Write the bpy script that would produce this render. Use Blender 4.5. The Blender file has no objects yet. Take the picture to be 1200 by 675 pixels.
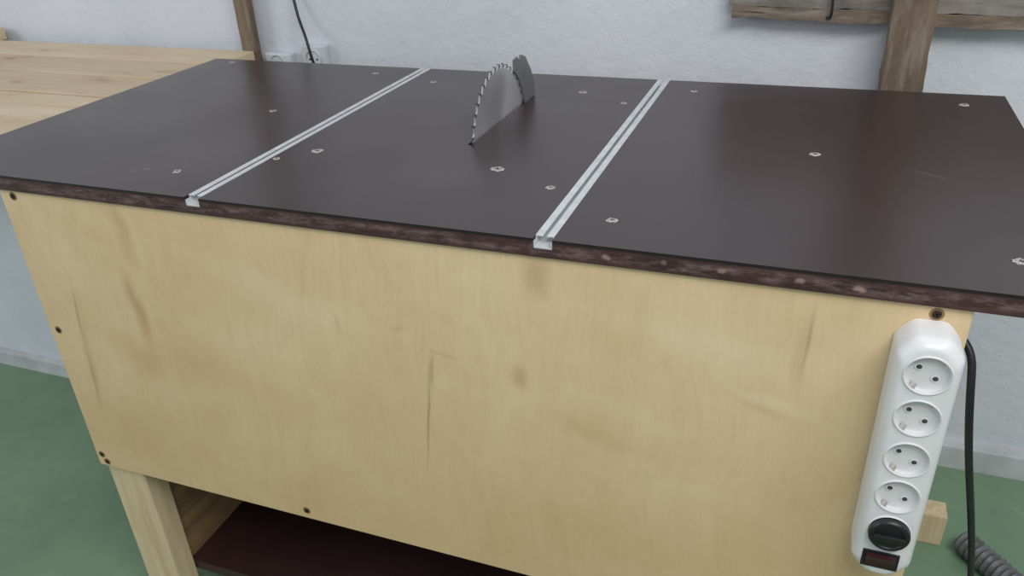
import bpy, bmesh, math, random
from mathutils import Vector, Matrix, noise as mn
random.seed(4)
sc=bpy.context.scene
sc.view_settings.view_transform='Standard'
COL=bpy.context.collection
def s2l(c):
    return tuple(((v/255)/12.92 if v/255<=.04045 else ((v/255+.055)/1.055)**2.4) for v in c)+(1.0,)
# ------------------------------------------------------------ materials
class M:
    def __init__(s,name,color=(128,128,128),rough=.6,metal=0.0,spec=.5):
        s.m=bpy.data.materials.new(name); s.m.use_nodes=True
        s.nt=s.m.node_tree; s.b=s.nt.nodes["Principled BSDF"]
        s.b.inputs["Base Color"].default_value=s2l(color)
        s.b.inputs["Roughness"].default_value=rough
        s.b.inputs["Metallic"].default_value=metal
        s.b.inputs["Specular IOR Level"].default_value=spec
        s.tc=s.nt.nodes.new("ShaderNodeTexCoord")
        s.co=s.tc.outputs["Object"]
    def n(s,t,**k):
        nd=s.nt.nodes.new(t)
        for a,b in k.items(): setattr(nd,a,b)
        return nd
    def l(s,a,b): s.nt.links.new(a,b)
    def noise(s,scale=(1,1,1),sc_=5,detail=4,rough=.6,dist=0.0,vec=None):
        mp=s.n("ShaderNodeMapping"); mp.inputs["Scale"].default_value=scale
        s.l(vec or s.co,mp.inputs["Vector"])
        no=s.n("ShaderNodeTexNoise"); no.inputs["Scale"].default_value=sc_
        no.inputs["Detail"].default_value=detail; no.inputs["Roughness"].default_value=rough
        no.inputs["Distortion"].default_value=dist
        s.l(mp.outputs[0],no.inputs["Vector"]); return no.outputs["Fac"]
    def remap(s,v,a,b,c=0.0,d=1.0,smooth=False):
        mr=s.n("ShaderNodeMapRange")
        if smooth: mr.interpolation_type='SMOOTHSTEP'
        for i,x in enumerate((a,b,c,d)): mr.inputs[i+1].default_value=x
        s.l(v,mr.inputs[0]); return mr.outputs[0]
    def mix(s,fac,a,b):
        mx=s.n("ShaderNodeMix",data_type='RGBA')
        if isinstance(fac,bpy.types.NodeSocket): s.l(fac,mx.inputs[0])
        else: mx.inputs[0].default_value=fac
        for i,x in ((6,a),(7,b)):
            if isinstance(x,tuple): mx.inputs[i].default_value=s2l(x) if len(x)==3 else x
            else: s.l(x,mx.inputs[i])
        return mx.outputs[2]
    def math(s,op,a,b=None):
        m=s.n("ShaderNodeMath",operation=op)
        for i,x in enumerate((a,b)):
            if x is None: continue
            if isinstance(x,(int,float)): m.inputs[i].default_value=x
            else: s.l(x,m.inputs[i])
        return m.outputs[0]
    def warp(s,amount,scale):
        no=s.n("ShaderNodeTexNoise"); no.inputs["Scale"].default_value=scale; s.l(s.co,no.inputs["Vector"])
        sub=s.n("ShaderNodeVectorMath",operation='SUBTRACT'); sub.inputs[1].default_value=(.5,.5,.5); s.l(no.outputs["Color"],sub.inputs[0])
        scl=s.n("ShaderNodeVectorMath",operation='SCALE'); scl.inputs["Scale"].default_value=amount; s.l(sub.outputs[0],scl.inputs[0])
        ad=s.n("ShaderNodeVectorMath",operation='ADD'); s.l(s.co,ad.inputs[0]); s.l(scl.outputs[0],ad.inputs[1])
        return ad.outputs[0]
    def spot(s,vec,c,r,ang=0,plane='xz',soft=0.0):
        """soft ellipse mask centred at c with radii r; returns 0..1"""
        mp=s.n("ShaderNodeMapping",vector_type='TEXTURE')
        mp.inputs["Location"].default_value=c; mp.inputs["Rotation"].default_value=(0,ang,0) if plane=='xz' else (0,0,ang)
        mp.inputs["Scale"].default_value=r
        s.l(vec,mp.inputs["Vector"])
        ln=s.n("ShaderNodeVectorMath",operation='LENGTH'); s.l(mp.outputs[0],ln.inputs[0])
        return s.remap(ln.outputs["Value"],soft,1,1,0,True)
    def color(s,c): s.l(c,s.b.inputs["Base Color"])
    def bump(s,h,st=.2,d=.002):
        b=s.n("ShaderNodeBump"); b.inputs["Strength"].default_value=st; b.inputs["Distance"].default_value=d
        s.l(h,b.inputs["Height"]); s.l(b.outputs[0],s.b.inputs["Normal"])

def plain(name,c,rough=.5,metal=0.,var=.08,ns=40,bump=0.):
    m=M(name,c,rough,metal)
    f=m.noise(sc_=ns)
    d=tuple(max(0,v*(1-var*2)) for v in c)
    m.color(m.mix(m.remap(f,.3,.7),c,d))
    if bump: m.bump(f,bump)
    return m.m
def wood(name,light,dark,grain=(1,14,14),sc_=6,rough=.65,dirt=.0,fine=.35,dc=.45,vary=0,pale=(178,172,162)):
    m=M(name,light,rough)
    w=m.warp(.03,3)
    f=m.noise(grain,sc_,5,.6,.4,w)
    c=m.mix(m.remap(f,.35,.7),light,dark)
    g=m.noise(tuple(2.5*x for x in grain),sc_*3,3,.5)
    c=m.mix(m.remap(g,.5,.8,0,fine),c,tuple(v*.6 for v in dark))
    if vary:
        sx=m.n("ShaderNodeSeparateXYZ"); m.l(m.co,sx.inputs[0])
        k=m.math('FLOOR',m.math('MULTIPLY',m.math('SUBTRACT',sx.outputs["Y"],.16),1/.1375))
        wn=m.n("ShaderNodeTexWhiteNoise",noise_dimensions='1D'); m.l(k,wn.inputs["W"])
        c=m.mix(m.remap(wn.outputs["Value"],0,1,0,vary),c,tuple(v*.82 for v in dark))
        kn=m.noise((1,2.2,1),7,3,.5)
        c=m.mix(m.remap(kn,.62,.72,0,.5),c,(154,122,88))
    if dirt:
        q=m.noise((1,1,1),9,5,.7)
        c=m.mix(m.remap(q,.42,.66,0,dirt),c,tuple(v*dc for v in dark))
        q2=m.noise(tuple(.7*x for x in grain),13,4,.7)
        c=m.mix(m.remap(q2,.5,.72,0,dirt*.8),c,pale)
    m.color(c); m.bump(f,.15,.001)
    return m.m

# front panel plywood with stains, cracks and repaired knots
def panel_mat():
    m=M("birch_plywood",(206,180,126),.5)
    w=m.warp(.08,5)
    big=m.noise((1,1,1.3),4.5,6,.65,.3)
    c=m.mix(m.remap(big,.32,.7),(224,201,162),(212,184,141))
    gr=m.noise((14,1,1.6),2.6,5,.6,.8,w)
    c=m.mix(m.remap(gr,.5,.8,0,.20),c,(182,148,106))
    fi=m.noise((90,1,5),2.2,4,.65,.3,w)
    c=m.mix(m.remap(fi,.45,.8,0,.16),c,(174,142,102))
    mo=m.noise((1,1,1),38,3,.6)
    c=m.mix(m.remap(mo,.5,.8,0,.14),c,(182,148,108))
    for (x,z,rx,rz,a,st) in [(-.16,.735,.13,.045,.2,.25),(.47,.712,.10,.016,.35,.25),(.30,.648,.12,.03,.3,.14),(.40,.78,.16,.05,.1,.25)]:
        c=m.mix(m.math('MULTIPLY',m.spot(w,(x,0,z),(rx,1,rz),a),st),c,(232,220,190))
    for (x,z,rx,rz,a,st,col) in [(-.385,.815,.026,.070,-.1,.36,(166,130,86)),(-.402,.69,.022,.080,-.05,.42,(154,116,72)),
        (-.43,.60,.08,.04,.3,.30,(182,138,82)),(.181,.676,.020,.034,0,.38,(152,118,80)),(.207,.83,.026,.042,0,.40,(158,124,82)),
        (.50,.775,.014,.085,.02,.2,(150,116,80)),(-.535,.57,.012,.12,.1,.25,(146,112,80)),(-.06,.71,.006,.03,0,.2,(148,114,80)),
        (.47,.70,.07,.008,.35,.2,(170,132,88)),(.28,.605,.12,.02,.25,.2,(184,146,94)),(-.33,.60,.13,.05,0,.2,(184,144,92)),
        (.09,.70,.03,.006,.2,.2,(158,122,80)),(.03,.72,.02,.006,-.4,.2,(156,122,80)),
        (-.5,.45,.12,.10,0,.2,(176,140,92)),(.52,.60,.08,.16,.2,.22,(172,140,98))]:
        c=m.mix(m.math('MULTIPLY',m.spot(w,(x,0,z),(rx,1,rz),a),st),c,col)
    w2=m.warp(.008,12)
    for (x,z,rx,rz,a,st) in [(.053,.59,.0036,.118,.115,.45),(.066,.665,.0055,.05,.1,.34),(-.525,.65,.0042,.07,.12,.36),(-.540,.53,.0042,.08,.12,.32),(.499,.79,.0036,.06,.05,.3),(-.405,.71,.005,.03,0,.15)]:
        c=m.mix(m.math('MULTIPLY',m.spot(w2,(x,0,z),(rx,1,rz),a,soft=.05),st),c,(116,86,60))
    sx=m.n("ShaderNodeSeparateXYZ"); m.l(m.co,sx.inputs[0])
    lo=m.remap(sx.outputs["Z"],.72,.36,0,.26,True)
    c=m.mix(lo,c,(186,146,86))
    m.color(c); m.bump(mo,.03,.001)
    m.b.inputs["Roughness"].default_value=.40
    return m.m
def film_mat():
    m=M("dark_film_faced_plywood",(52,36,37),.3,0,.8)
    a=m.noise((1,1,1),4,5,.6)
    c=m.mix(m.remap(a,.3,.7),(48,33,33),(52,37,37))
    sc1=m.noise((3,40,1),4,5,.7,.8)
    c=m.mix(m.remap(sc1,.62,.8,0,.10),c,(95,82,82))
    wv=m.warp(.03,8)
    for (x,y,rx,ry,an,st) in [(.36,.60,.09,.03,.2,.06),(.05,.16,.12,.09,.3,.05),(-.385,.075,.012,.004,.2,.5),(-.40,.06,.008,.004,.2,.3),(.62,.30,.004,.05,.9,.12),(.45,.55,.003,.08,1.1,.12),(-.1,.50,.003,.06,.7,.12)]:
        c=m.mix(m.math('MULTIPLY',m.spot(wv,(x,y,.87),(rx,ry,1),an,'xy'),st),c,(150,140,138))
    m.color(c)
    r=m.noise((1,1,1),5,3,.5)
    m.l(m.remap(r,.3,.7,.27,.34),m.b.inputs["Roughness"])
    ck=m.noise((1,1,1),420,1,.5); m.bump(ck,.12,.0004)
    return m.m
def edge_mat():
    m=M("painted_plywood_edge",(58,30,30),.5)
    a=m.noise((3,1,20),4,5,.65,.6)
    c=m.mix(m.remap(a,.35,.65),(48,29,28),(72,46,44))
    sx=m.n("ShaderNodeSeparateXYZ"); m.l(m.co,sx.inputs[0])
    b=m.noise((3.5,1,14),7,6,.78)
    band=m.math('MULTIPLY',m.remap(sx.outputs["Z"],.8675,.861,0,1,True),m.remap(sx.outputs["Z"],.849,.854,0.15,1,True))
    c=m.mix(m.math('MULTIPLY',m.remap(b,.46,.62,0,.62),band),c,(132,110,112))
    for x,r,st in ((.288,.006,.6),(.35,.004,.35),(.41,.006,.6),(.483,.006,.6),(.536,.009,.75)):
        c=m.mix(m.math('MULTIPLY',m.spot(m.warp(.010,60),(x,0,.858),(r,1,.0045),0,soft=.3),st),c,(168,138,130))
    c=m.mix(m.remap(sx.outputs["Z"],.8655,.8670),c,(28,18,18))
    m.color(c); m.bump(a,.3,.002)
    return m.m
def wall_mat():
    m=M("whitewashed_plaster",(206,212,222),.9)
    a=m.noise((1,1,1),3,6,.6)
    c=m.mix(m.remap(a,.3,.7),(216,220,226),(204,209,218))
    b=m.noise((1,1,1),25,4,.7)
    c=m.mix(m.remap(b,.6,.8,0,.3),c,(186,193,205))
    m.color(c); h=m.noise((1,1,1),11,7,.68); m.bump(h,.42,.014)
    return m.m
def floor_mat():
    m=M("green_painted_floor",(118,142,118),.5)
    a=m.noise((1,1,1),2.5,6,.65)
    c=m.mix(m.remap(a,.3,.7),(128,156,126),(108,137,110))
    b=m.noise((1,1,1),14,5,.7)
    c=m.mix(m.remap(b,.6,.8,0,.5),c,(156,172,150))
    m.color(c); m.bump(b,.1,.003)
    return m.m
PANEL=panel_mat(); FILM=film_mat(); EDGE=edge_mat(); WALL=wall_mat(); FLOOR=floor_mat()
LEG=wood("pine_leg",(218,200,164),(198,174,134),(14,14,1),4,fine=.2)
PINE=wood("pale_pine_board",(216,199,171),(203,178,144),(1,5,5),4,fine=.10,vary=.3)
SIDE=wood("side_plywood",(150,122,84),(116,90,60),(1,1,12),4)
OLD=wood("weathered_board",(134,118,102),(102,88,76),(1,8,8),4,.85,dirt=.5)
OLDV=wood("rough_brown_timber",(134,117,99),(106,90,76),(7,7,1),4,.85,dirt=.4)
GREYB=wood("greyed_board",(150,145,140),(118,110,102),(1,8,8),4,.85,dirt=.5)
SHELF=plain("red_brown_film_board",(62,38,38),.45,var=.12,ns=6)
ALU=plain("anodised_aluminium",(210,215,217),.5,.1,.05,60)
STEEL=M("brushed_saw_steel",(205,205,207),.36,.75)
STEEL.b.inputs["Anisotropic"].default_value=.75
_t=STEEL.n("ShaderNodeTangent",direction_type='RADIAL',axis='X'); STEEL.l(_t.outputs[0],STEEL.b.inputs["Tangent"])
_a=STEEL.noise((1,1,1),9,2,.5); STEEL.color(STEEL.mix(STEEL.remap(_a,.3,.7),(226,226,228),(196,196,198)))
STEEL=STEEL.m
KNIFE=plain("dull_grey_steel",(128,128,128),.5,.3,.08,20,.1)
TOOTH=plain("tooth_steel",(110,108,105),.4,.6,.15,90)
HOSE=plain("grey_hose",(120,122,124),.55,.2,.15,60)
SCR=plain("zinc_screw",(206,203,200),.45,.3,.15,90)
SCRD=plain("dark_screw",(70,56,42),.45,.6,.1,90)
RING=plain("chipped_wood_ring",(214,202,192),.8,0,.2,300)
BLACK=plain("black_plastic",(24,24,26),.45)
HOLE=plain("dark_recess",(14,14,15),.8)
PIN=plain("socket_pin_hole",(70,70,70),.8)
WHITE=plain("white_plastic",(226,227,228),.38,0,.02,20)
WHITE2=plain("white_socket_plastic",(222,222,223),.45,0,.02,20)
OUTW=plain("aged_white_plastic",(208,212,218),.5,0,.03,20)
RED=plain("dark_red_switch",(52,12,14),.35)
CONC=plain("baseboard_plaster",(206,209,212),.8,0,.08,10,.4)

# ------------------------------------------------------------ mesh helpers
def newobj(name,bm,mats,parent=None,smooth=False,loc=(0,0,0)):
    bmesh.ops.recalc_face_normals(bm,faces=bm.faces[:])
    me=bpy.data.meshes.new(name); bm.to_mesh(me); bm.free()
    for mm in (mats if isinstance(mats,(list,tuple)) else [mats]): me.materials.append(mm)
    if smooth:
        for p in me.polygons: p.use_smooth=True
        try: me.set_sharp_from_angle(angle=math.radians(35))
        except Exception: pass
    o=bpy.data.objects.new(name,me); COL.objects.link(o); o.location=loc
    if parent: o.parent=parent; o.matrix_parent_inverse=Matrix.Translation(-parent.location)
    return o
def addbox(bm,x0,x1,y0,y1,z0,z1,mi=0,bev=0.0):
    vs=[bm.verts.new((x,y,z)) for x in (x0,x1) for y in (y0,y1) for z in (z0,z1)]
    fs=[]
    for q in ((0,1,3,2),(4,6,7,5),(0,4,5,1),(2,3,7,6),(0,2,6,4),(1,5,7,3)):
        f=bm.faces.new([vs[i] for i in q]); f.material_index=mi; fs.append(f)
    if bev:
        es=list({e for f in fs for e in f.edges})
        r=bmesh.ops.bevel(bm,geom=es,offset=bev,segments=2,affect='EDGES',profile=.5)
        for f in r['faces']: f.material_index=mi
    return vs
def box(name,b,mat,parent=None,bev=.0015):
    bm=bmesh.new(); addbox(bm,*b,0,bev); return newobj(name,bm,mat,parent)
def roughbeam(name,p0,p1,uvec,vvec,w,h,mat,parent=None,n=60,amp=.003,seed=0.):
    """sawn timber between two points with ragged, wandering edges"""
    p0,p1,u,v=map(Vector,(p0,p1,uvec,vvec)); bm=bmesh.new(); rings=[]
    prof=[(0,0),(.5,0),(1,0),(1,.35),(1,.65),(1,1),(.5,1),(0,1),(0,.65),(0,.35)]
    for i in range(n+1):
        c=p0.lerp(p1,i/n); L=(p1-p0).length*i/n; ring=[]
        for a,b in prof:
            q=c+u*(a*w)+v*(b*h)
            d=mn.noise_vector(Vector((L*14+seed,a*3+seed,b*3)))*amp+mn.noise_vector(Vector((L*60+seed,a*5,b*5)))*amp*.5
            d=u*d.x+v*d.y
            ring.append(bm.verts.new(q+d))
        rings.append(ring)
    for A,B in zip(rings,rings[1:]):
        for k in range(len(prof)): bm.faces.new((A[k],A[(k+1)%len(prof)],B[(k+1)%len(prof)],B[k]))
    bm.faces.new(rings[0]); bm.faces.new(rings[-1])
    return newobj(name,bm,mat,parent,True)
def prism(bm,pts,axis,a,b,mi=0):
    def P(p,t):
        if axis=='y': return (p[0],t,p[1])
        if axis=='x': return (t,p[0],p[1])
        return (p[0],p[1],t)
    A=[bm.verts.new(P(p,a)) for p in pts]; B=[bm.verts.new(P(p,b)) for p in pts]
    n=len(pts); fs=[bm.faces.new(A),bm.faces.new(B)]
    for i in range(n): fs.append(bm.faces.new((A[i],A[(i+1)%n],B[(i+1)%n],B[i])))
    for f in fs: f.material_index=mi
    return fs
def lathe(bm,prof,n=32,M4=Matrix(),mi=0,jit=0):
    rings=[]
    for r,z in prof:
        if r<1e-6: rings.append([bm.verts.new(M4@Vector((0,0,z)))])
        else:
            rings.append([bm.verts.new(M4@Vector((r*k*math.cos(2*math.pi*i/n),r*k*math.sin(2*math.pi*i/n),z))) for i in range(n) for k in [1+jit*random.uniform(-1,1)]])
    for A,B in zip(rings,rings[1:]):
        for i in range(n):
            j=(i+1)%n
            if len(A)==1 and len(B)==1: continue
            if len(A)==1: f=bm.faces.new((A[0],B[i],B[j]))
            elif len(B)==1: f=bm.faces.new((A[i],B[0],A[j]))
            else: f=bm.faces.new((A[i],B[i],B[j],A[j]))
            f.material_index=mi
def tube(name,pts,r,mat,parent=None):
    cu=bpy.data.curves.new(name,'CURVE'); cu.dimensions='3D'; cu.bevel_depth=r; cu.bevel_resolution=4; cu.use_fill_caps=True
    sp=cu.splines.new('NURBS'); sp.points.add(len(pts)-1); sp.order_u=4; sp.use_endpoint_u=True
    for p,q in zip(sp.points,pts): p.co=(*q,1)
    t=bpy.data.objects.new(name+"_tmp",cu); COL.objects.link(t)
    dg=bpy.context.evaluated_depsgraph_get(); me=bpy.data.meshes.new_from_object(t.evaluated_get(dg))
    bpy.data.objects.remove(t); me.name=name; me.materials.clear(); me.materials.append(mat)
    for p in me.polygons: p.use_smooth=True
    o=bpy.data.objects.new(name,me); COL.objects.link(o)
    if parent: o.parent=parent; o.matrix_parent_inverse=Matrix.Translation(-parent.location)
    return o
def empty(name,loc,label,cat,group=None):
    e=bpy.data.objects.new(name,None); COL.objects.link(e); e.location=loc; e.empty_display_size=.05
    e["label"]=label; e["category"]=cat
    if group: e["group"]=group
    return e
def struct(o): o["kind"]="structure"; return o

# ------------------------------------------------------------ room
struct(box("floor",(-4,4,-3.5,1.0,-.1,0),FLOOR,bev=0))
struct(box("wall_back",(-4,4,.88,1.0,0,3.0),WALL,bev=0))
bm=bmesh.new(); prism(bm,[(.88,0),(.862,0),(.862,.055),(.868,.066),(.88,.068)],'x',-.74,4)
struct(newobj("baseboard_back",bm,CONC))
struct(box("wall_ledge",(-4,-.86,.555,.88,0,.806),WALL,bev=.004))
bm=bmesh.new(); prism(bm,[(.556,0),(.543,0),(.543,.04),(.549,.05),(.556,.052)],'x',-4,-.86)
struct(newobj("baseboard_ledge",bm,CONC))

# ------------------------------------------------------------ saw table
T=empty("saw_table",(0,.34,0),"homemade table saw workbench with dark film-faced top and birch plywood front","table saw")
g1=(-.2595,-.2375); g2=(.2075,.2295); zt=.870; zb=.848; zg=.858
prof=[(-.75,zb),(.75,zb),(.75,zt)]
for g in (g2,g1): prof+=[(g[1],zt),(g[1],zg),(g[0],zg),(g[0],zt)]
prof+=[(-.75,zt)]
bm=bmesh.new(); prism(bm,prof,'y',0.0,.685)
bmesh.ops.recalc_face_normals(bm,faces=bm.faces[:])
for f in bm.faces:
    f.material_index=0 if f.normal.z>.5 else 1
top=newobj("tabletop",bm,[FILM,EDGE],T)
bm=bmesh.new(); addbox(bm,.0145,.0215,.272,.553,.80,.90); cut=newobj("cut",bm,HOLE)
md=top.modifiers.new("slot",'BOOLEAN'); md.object=cut; md.operation='DIFFERENCE'; md.solver='EXACT'
dg=bpy.context.evaluated_depsgraph_get(); nm=bpy.data.meshes.new_from_object(top.evaluated_get(dg))
top.modifiers.clear(); top.data=nm; bpy.data.objects.remove(cut)
top["label"]="dark brown film-faced plywood top with painted edge"
def ttrack(g):
    a,b=g[0]+.0003,g[1]-.0003; c=(a+b)/2; zz=zt+.0002; z0=zg+.0002
    o=[(a,z0),(b,z0),(b,zz),(c+.0024,zz),(c+.0024,zz-.0012),(b-.0014,zz-.0012),(b-.0014,z0+.0014),
       (a+.0014,z0+.0014),(a+.0014,zz-.0012),(c-.0024,zz-.0012),(c-.0024,zz),(a,zz)]
    bm=bmesh.new(); prism(bm,o,'y',.009,.6855)
    u=[(a,z0),(b,z0),(b,zz-.004),(b-.0014,zz-.004),(b-.0014,z0+.0014),(a+.0014,z0+.0014),(a+.0014,zz-.004),(a,zz-.004)]
    prism(bm,u,'y',.0008,.0089)
    return newobj("t_track",bm,[ALU],T)
for g in (g1,g2):
    t=ttrack(g); t["label"]="aluminium t-slot track"
bm=bmesh.new(); addbox(bm,-.596,.637,.004,.016,.342,.848,0,.0008)
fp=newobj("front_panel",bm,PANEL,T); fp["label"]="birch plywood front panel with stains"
box("back_panel",(-.594,.637,.652,.664,.342,.848),SIDE,T)
box("side_panel",(-.545,-.532,.062,.612,.06,.846),SIDE,T)
box("side_panel",(.578,.590,.062,.612,.342,.846),SIDE,T)
for (x0,x1) in ((-.598,-.519),(.556,.635)):
    for (y0,y1) in ((.0165,.061),(.6065,.6515)):
        l=box("leg",(x0,x1,y0,y1,0,.8475),LEG,T,.003); l["label"]="pale pine timber leg"
box("rail",(-.508,.545,.0165,.045,.80,.8475),LEG,T)
sh=box("shelf",(-.531,.60,.062,.606,.055,.075),SHELF,T); sh["label"]="dark red-brown film board shelf"
def screw_mesh(name,r,ring,sm,rm,h=.0006,jit=0):
    bm=bmesh.new()
    lathe(bm,[(0,h*.3),(r*.25,h*.3),(r*.28,h),(r*.85,h),(r,h*.3),(r,0)],20)
    if ring: lathe(bm,[(r,h*.25),(r*1.35,h*.3),(r*1.5,0)],20,mi=1,jit=jit)
    for k in range(2):
        m4=Matrix.Rotation(k*math.pi/2+.4,4,'Z')
        vs=[bm.verts.new(m4@Vector(p)) for p in ((-r*.7,-r*.15,h*1.15),(r*.7,-r*.15,h*1.15),(r*.7,r*.15,h*1.15),(-r*.7,r*.15,h*1.15))]
        f=bm.faces.new(vs); f.material_index=2
    me=bpy.data.meshes.new(name); bm.to_mesh(me); bm.free()
    for mm in (sm,rm,HOLE): me.materials.append(mm)
    return me
sms=[screw_mesh("screw_mesh",.0042,True,SCR,RING,jit=.22) for _ in range(4)]; sm2=screw_mesh("screw_dark_mesh",.0045,True,SCRD,SIDE,.001)
for i,(x,y,k) in enumerate([(-.690,.660,1),(-.379,.362,1),(-.331,.631,1),(-.189,.592,1),(-.228,.155,.8),(-.188,.198,1.35),(-.335,.076,1.0),(.093,.191,1.35),(.181,.145,.85),(.100,.578,1.2),(.183,.527,.85),(.278,.068,1),(.483,.343,1),(.687,.622,1.1),(.281,.620,.85),(.680,.073,1.2)]):
    o=bpy.data.objects.new("screw",sms[i%4]); COL.objects.link(o); o.location=(x,y,zt+.0001); o.scale=(k,k*random.uniform(.85,1.1),1); o.rotation_euler=(0,0,random.uniform(0,3)); o.parent=T; o.matrix_parent_inverse=Matrix.Translation(-T.location)
for (x,z) in [(-.572,.838),(-.579,.615),(-.584,.366),(-.577,.352),(-.178,.358),(.607,.8385)]:
    o=bpy.data.objects.new("screw",sm2); COL.objects.link(o); o.location=(x,.0039,z); o.rotation_euler=(math.pi/2,0,0); o.parent=T; o.matrix_parent_inverse=Matrix.Translation(-T.location)
def blade():
    bm=bmesh.new(); n=42; R=.113; cy,cz=.390,.842; pts=[]
    for i in range(n):
        a=2*math.pi*i/n; st=2*math.pi/n
        for da,r in ((0,R),(.12*st,R*.997),(.26*st,R*.944),(.50*st,R*.940),(.84*st,R*.972)):
            pts.append((cy-math.cos(a+da)*r, cz+math.sin(a+da)*r))
    prism(bm,pts,'x',.0167,.0193)
    ob=newobj("saw_blade",bm,STEEL,T)
    bm=bmesh.new()
    for i in range(n):
        a=2*math.pi*i/n
        def P(r,da): return (cy-math.cos(a+da)*r, cz+math.sin(a+da)*r)
        prism(bm,[P(R*1.008,-.002),P(R*1.0,.026),P(R*.962,.028),P(R*.958,-.003)],'x',.0160,.0200)
    newobj("carbide_tooth_set",bm,TOOTH,ob)
    bm=bmesh.new()
    lathe(bm,[(0,-.012),(.022,-.012),(.024,-.004),(.024,.004),(.022,.012),(0,.012)],32,Matrix.Translation((.018,cy,cz-.0))@Matrix.Rotation(math.pi/2,4,'Y'))
    newobj("arbor_flange",bm,KNIFE,ob,True)
    return ob
bl=blade(); bl["label"]="circular steel saw blade with carbide teeth"
bm=bmesh.new()
o=[(.505,.80),(.499,.868),(.489,.892),(.475,.914),(.454,.932),(.454,.950),(.470,.951),(.474,.944),(.482,.945),(.486,.951),(.506,.944),(.530,.918),(.547,.893),(.548,.80)]
prism(bm,o,'x',.0203,.0236); bmesh.ops.bevel(bm,geom=bm.edges[:],offset=.0005,segments=1,affect='EDGES')
rk=newobj("riving_knife",bm,KNIFE,T); rk["label"]="dull grey steel riving knife behind the blade"
bm=bmesh.new()
lathe(bm,[(0,0),(.05,0),(.055,.01),(.055,.16),(.04,.18),(0,.18)],28,Matrix.Translation((.05,.392,.78))@Matrix.Rotation(math.pi/2,4,'Y'))
addbox(bm,-.06,.30,.25,.60,.842,.8475)
addbox(bm,.05,.25,.38,.40,.78,.845)
newobj("motor",bm,BLACK,T,True)
cd=tube("power_cord",[(.60,.045,.83),(.625,.035,.812),(.648,.022,.80),(.650,.008,.772),(.6575,0,.72),(.676,.025,.645),(.696,.05,.572),(.732,.10,.43),(.78,.2,.2),(.80,.3,.03),(.80,.38,.006),(.79,.48,.005)],.0038,BLACK,T)
cd["label"]="thick black rubber power cord"

# ------------------------------------------------------------ power strip
P=empty("power_strip",(.604,0,.54),"white plastic five-socket power strip screwed to plywood front","power strip")
x0,x1=.5745,.6335; zl,zh=.533,.832; yf=-.040
def octo(i):
    c=.018; base=[(c*1.05,0),(c*.84,c*.05),(c*.62,c*.22),(c*.38,c*.50),(c*.16,c*.82),(c*.04,c*1.02),(0,c*1.25)]
    A=[(x0+i+a,zl+i+b) for a,b in base]
    Bq=[(x1-i-a,zl+i+b) for a,b in base]
    Cq=[(x1-i-a,zh-i-b) for a,b in base]
    D=[(x0+i+a,zh-i-b) for a,b in base]
    return A[::-1]+Bq+Cq[::-1]+D
bm=bmesh.new()
rings=[]
for i,y in ((0,.0035),(0,-.027),(.0005,-.0300),(.0016,-.0330),(.0034,-.0362),(.0052,-.0383),(.0068,-.0394),(.0085,yf)):
    rings.append([bm.verts.new((x,y,z)) for x,z in octo(i)])
N=len(rings[0])
for A,B in zip(rings,rings[1:]):
    for k in range(N): bm.faces.new((A[k],A[(k+1)%N],B[(k+1)%N],B[k]))
bm.faces.new(rings[0]); bm.faces.new(rings[-1])
body=newobj("strip_body",bm,WHITE,P)
zs=[.797,.748,.697,.649,.601]
bm=bmesh.new()
for z in zs: lathe(bm,[(0,-.01),(.0198,-.01),(.0198,.02),(0,.02)],40,Matrix.Translation((.604,yf+.008,z))@Matrix.Rotation(math.pi/2,4,'X'))
bmesh.ops.recalc_face_normals(bm,faces=bm.faces[:])
cut=newobj("cut",bm,WHITE)
md=body.modifiers.new("b",'BOOLEAN'); md.object=cut; md.solver='EXACT'
dg=bpy.context.evaluated_depsgraph_get(); nm=bpy.data.meshes.new_from_object(body.evaluated_get(dg))
body.modifiers.clear(); body.data=nm; bpy.data.objects.remove(cut)
for p in body.data.polygons: p.use_smooth=True
body.data.set_sharp_from_angle(angle=math.radians(30))
def socket():
    bm=bmesh.new(); R=Matrix.Rotation(math.pi/2,4,'X')
    lathe(bm,[(.0212,-.0002),(.0212,.0010),(.0205,.0015),(.0196,.0010),(.0192,-.006),(0,-.006)],44,R)
    for s in (-1,1):
        T4=R@Matrix.Rotation(math.radians(-35),4,'Z')@Matrix.Translation((s*.0095,0,0))
        lathe(bm,[(.0042,-.0058),(.0042,-.0052),(.0026,-.0050)],16,T4)
        lathe(bm,[(.0026,-.0050),(0,-.0051)],16,T4,mi=1)
        T5=R@Matrix.Rotation(math.radians(-35),4,'Z')
        vs=[bm.verts.new(T5@Vector(p)) for p in ((-.003,s*.0188,-.001),(.003,s*.0188,-.001),(.003,s*.0150,-.0055),(-.003,s*.0150,-.0055))]
        bm.faces.new(vs).material_index=2
    me=bpy.data.meshes.new("socket"); bm.to_mesh(me); bm.free()
    for mm in (WHITE2,PIN,SCR): me.materials.append(mm)
    for p in me.polygons: p.use_smooth=True
    me.set_sharp_from_angle(angle=math.radians(30))
    return me
sk=socket()
for z in zs:
    o=bpy.data.objects.new("socket",sk); COL.objects.link(o); o.location=(.604,yf,z); o.parent=P; o.matrix_parent_inverse=Matrix.Translation(-P.location)
bm=bmesh.new()
addbox(bm,.584,.620,yf-.0015,yf+.002,.5485,.5715,0,.0006)
newobj("switch_frame",bm,BLACK,P)
bm=bmesh.new(); prism(bm,[(yf-.0012,.5515),(yf-.0012,.5685),(yf-.0065,.5670),(yf-.0035,.5600),(yf-.0030,.5530)],'x',.5875,.6165)
newobj("rocker_switch",bm,RED,P)
PL=empty("power_plug",(.604,yf,.601),"black round power plug pushed into the white power strip","plug")
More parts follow.
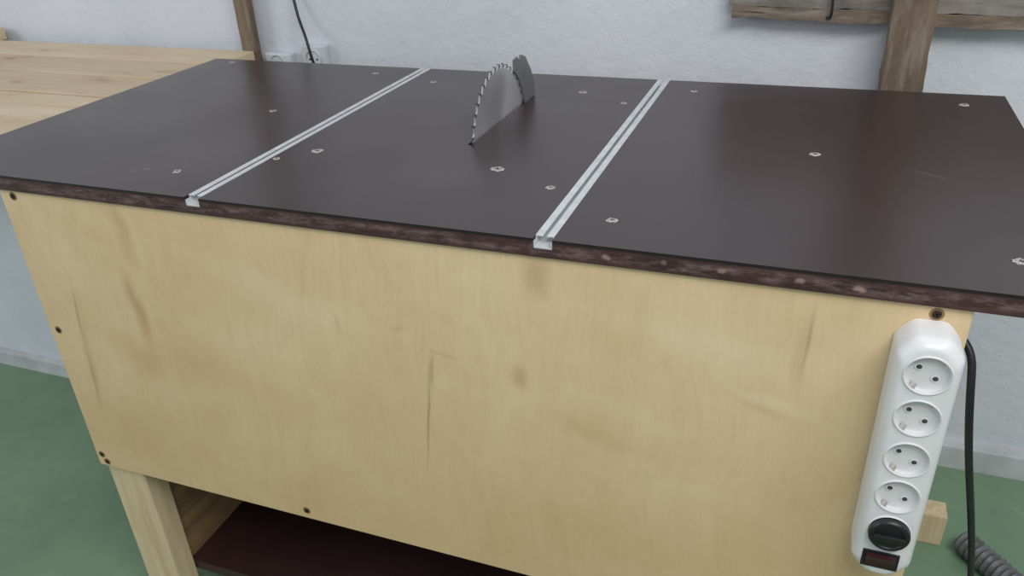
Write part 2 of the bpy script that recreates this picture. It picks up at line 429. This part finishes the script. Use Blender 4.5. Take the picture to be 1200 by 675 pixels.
bm=bmesh.new(); Rx=Matrix.Translation((.604,yf,.601))@Matrix.Rotation(math.pi/2,4,'X')
lathe(bm,[(0,-.0058),(.018,-.0058),(.0182,0),(.0200,.003),(.0200,.007),(.0185,.009),(.0150,.0095),(.0140,.0085),(0,.0085)],36,Rx)
addbox(bm,.589,.619,yf-.0135,yf-.008,.5975,.6045,0,.0015)
pb=newobj("plug_body",bm,BLACK,PL,True)

# ------------------------------------------------------------ left bench
B=empty("bench",(-1.6,.5,0),"pale plank-topped workbench standing against the white wall","workbench")
bm=bmesh.new()
ys=[.16,.2975,.435,.5725,.71,.845]
for i in range(5):
    addbox(bm,-2.7+random.uniform(0,.02),-.768-random.uniform(0,.006),ys[i]+.0028,ys[i+1]-.0028,.826,.850+random.uniform(-.002,.002),0,.002)
newobj("plank_top",bm,PINE,B)
box("leg",(-2.62,-2.53,.18,.225,0,.826),LEG,B)
box("cross_rail",(-2.62,-2.53,.225,.55,.78,.826),LEG,B)
box("cross_rail",(-.95,-.87,.56,.84,.8062,.826),LEG,B)
o=roughbeam("timber_offcut",(-2.0,.83,.851),(-1.58,.83,.851),(0,1,0),(0,0,1),.03,.028,LEG,amp=.0008)
o["label"]="short pale timber offcut lying on plank bench"; o["category"]="wood offcut"

# ------------------------------------------------------------ timbers on wall
p=roughbeam("timber_post",(.583,.795,0),(.572,.795,1.7),(1,0,0),(0,1,0),.067,.045,OLDV,n=120,amp=.003,seed=3)
p["label"]="rough brown timber post in front of wall board"; p["category"]="wooden post"
p=roughbeam("timber_post",(-.810,.8445,0),(-.802,.8445,1.7),(1,0,0),(0,1,0),.040,.0165,OLDV,n=120,amp=.0012,seed=9)
p["label"]="brown timber post against wall beside black cable"; p["category"]="wooden post"
Wb=empty("wall_board",(1.0,.86,1.0),"weathered board and batten fixed across the white wall","wooden board")
roughbeam("batten",(.309,.8435,.951),(2.4,.8435,.905),(0,1,0),(0,0,1),.035,.020,OLD,Wb,n=200,amp=.0035,seed=1)
roughbeam("board",(.302,.849,.9715),(2.4,.849,.9255),(0,1,0),(0,0,1),.029,.15,GREYB,Wb,n=200,amp=.003,seed=5)
hk=tube("metal_hook",[(.480,.851,1.0),(.480,.838,.998),(.480,.836,.975),(.482,.836,.960),(.479,.838,.950),(.474,.840,.956)],.0022,BLACK,Wb)

# ------------------------------------------------------------ wall outlets
def outlet(xc,zc,label,h,w,y0):
    E=empty("wall_outlet",(xc,.88,zc),label,"electrical outlet")
    bm=bmesh.new(); addbox(bm,xc-w,xc+w,y0,.8795,zc-h,zc+h,0,.004); newobj("outlet_box",bm,OUTW,E)
    bm=bmesh.new(); m4=Matrix.Translation((xc,y0,zc))@Matrix.Rotation(math.pi/2,4,'X')
    lathe(bm,[(.0215,-.0005),(.0215,.003),(.0205,.004),(.019,.003),(.0185,.0006),(0,.0006)],36,m4)
    for s in (-1,1): lathe(bm,[(.0026,.0012),(0,.0013)],12,m4@Matrix.Translation((s*.0095,0,0)),mi=1)
    newobj("outlet_face",bm,[OUTW,PIN],E,True)
    return E
outlet(-.622,.834,"white surface-mounted round power outlet on the wall",.031,.031,.858)
outlet(-.722,.820,"white surface-mounted outlet box beside timber post",.024,.036,.858)
tube_o=tube("power_cable",[(-.70,.876,1.75),(-.69,.876,1.4),(-.675,.876,1.1),(-.658,.868,.98),(-.645,.855,.925),(-.620,.838,.89),(-.610,.830,.85),(-.600,.835,.80),(-.58,.855,.72),(-.57,.868,.5),(-.57,.853,.1)],.0032,BLACK)
tube_o["label"]="thin black cable hanging down the white wall"; tube_o["category"]="cable"

# ------------------------------------------------------------ floor items lower right
o=roughbeam("timber_block",(.765,.61,0.001),(.765,.61,.072),(1,0,0),(0,1,0),.055,.045,LEG,n=6,amp=.0008)
o["label"]="short pale pine block standing on green floor"; o["category"]="wood block"
bm=bmesh.new()
prof=[(.0,0)]
for i in range(24):
    prof+=[(.022,i*.012),(.025,i*.012+.004),(.022,i*.012+.009)]
prof+=[(0,.288)]
lathe(bm,prof,28,Matrix.Translation((.855,.61,.026))@Matrix.Rotation(math.radians(-50),4,'Z')@Matrix.Rotation(math.pi/2,4,'Y'))
o=newobj("ribbed_hose",bm,HOSE,None,True); o["label"]="grey ribbed metal hose lying on green floor"; o["category"]="hose"

# ------------------------------------------------------------ camera
R=Matrix(((0.93738,-0.13146,0.32256),(0.34583,0.46183,-0.81678),(-0.04159,0.87717,0.47837)))
cam=bpy.data.cameras.new("camera"); co=bpy.data.objects.new("camera",cam); COL.objects.link(co)
co.matrix_world=Matrix.Translation((.47261,-.73868,1.2375))@R.to_4x4()
cam.sensor_width=36; cam.lens=940/1200*36; cam.clip_start=.02
sc.camera=co

# ------------------------------------------------------------ light
def area(name,loc,tgt,size,energy,col):
    l=bpy.data.lights.new(name,'AREA'); l.shape='RECTANGLE'; l.size,l.size_y=size; l.energy=energy; l.color=col
    o=bpy.data.objects.new(name,l); COL.objects.link(o); o.location=loc
    o.rotation_euler=(Vector(tgt)-Vector(loc)).to_track_quat('-Z','Y').to_euler()
area("ceiling_light",(1.2,-1.1,2.6),(-.1,.3,.6),(1.8,.5),43,(1,.985,.96))
area("window_light",(-3.2,-1.6,1.9),(0,.5,.8),(1.4,1.4),28,(.92,.96,1))
w=bpy.data.worlds.new("world"); sc.world=w; w.use_nodes=True
bg=w.node_tree.nodes["Background"]; bg.inputs[0].default_value=(.88,.93,1,1); bg.inputs[1].default_value=.46
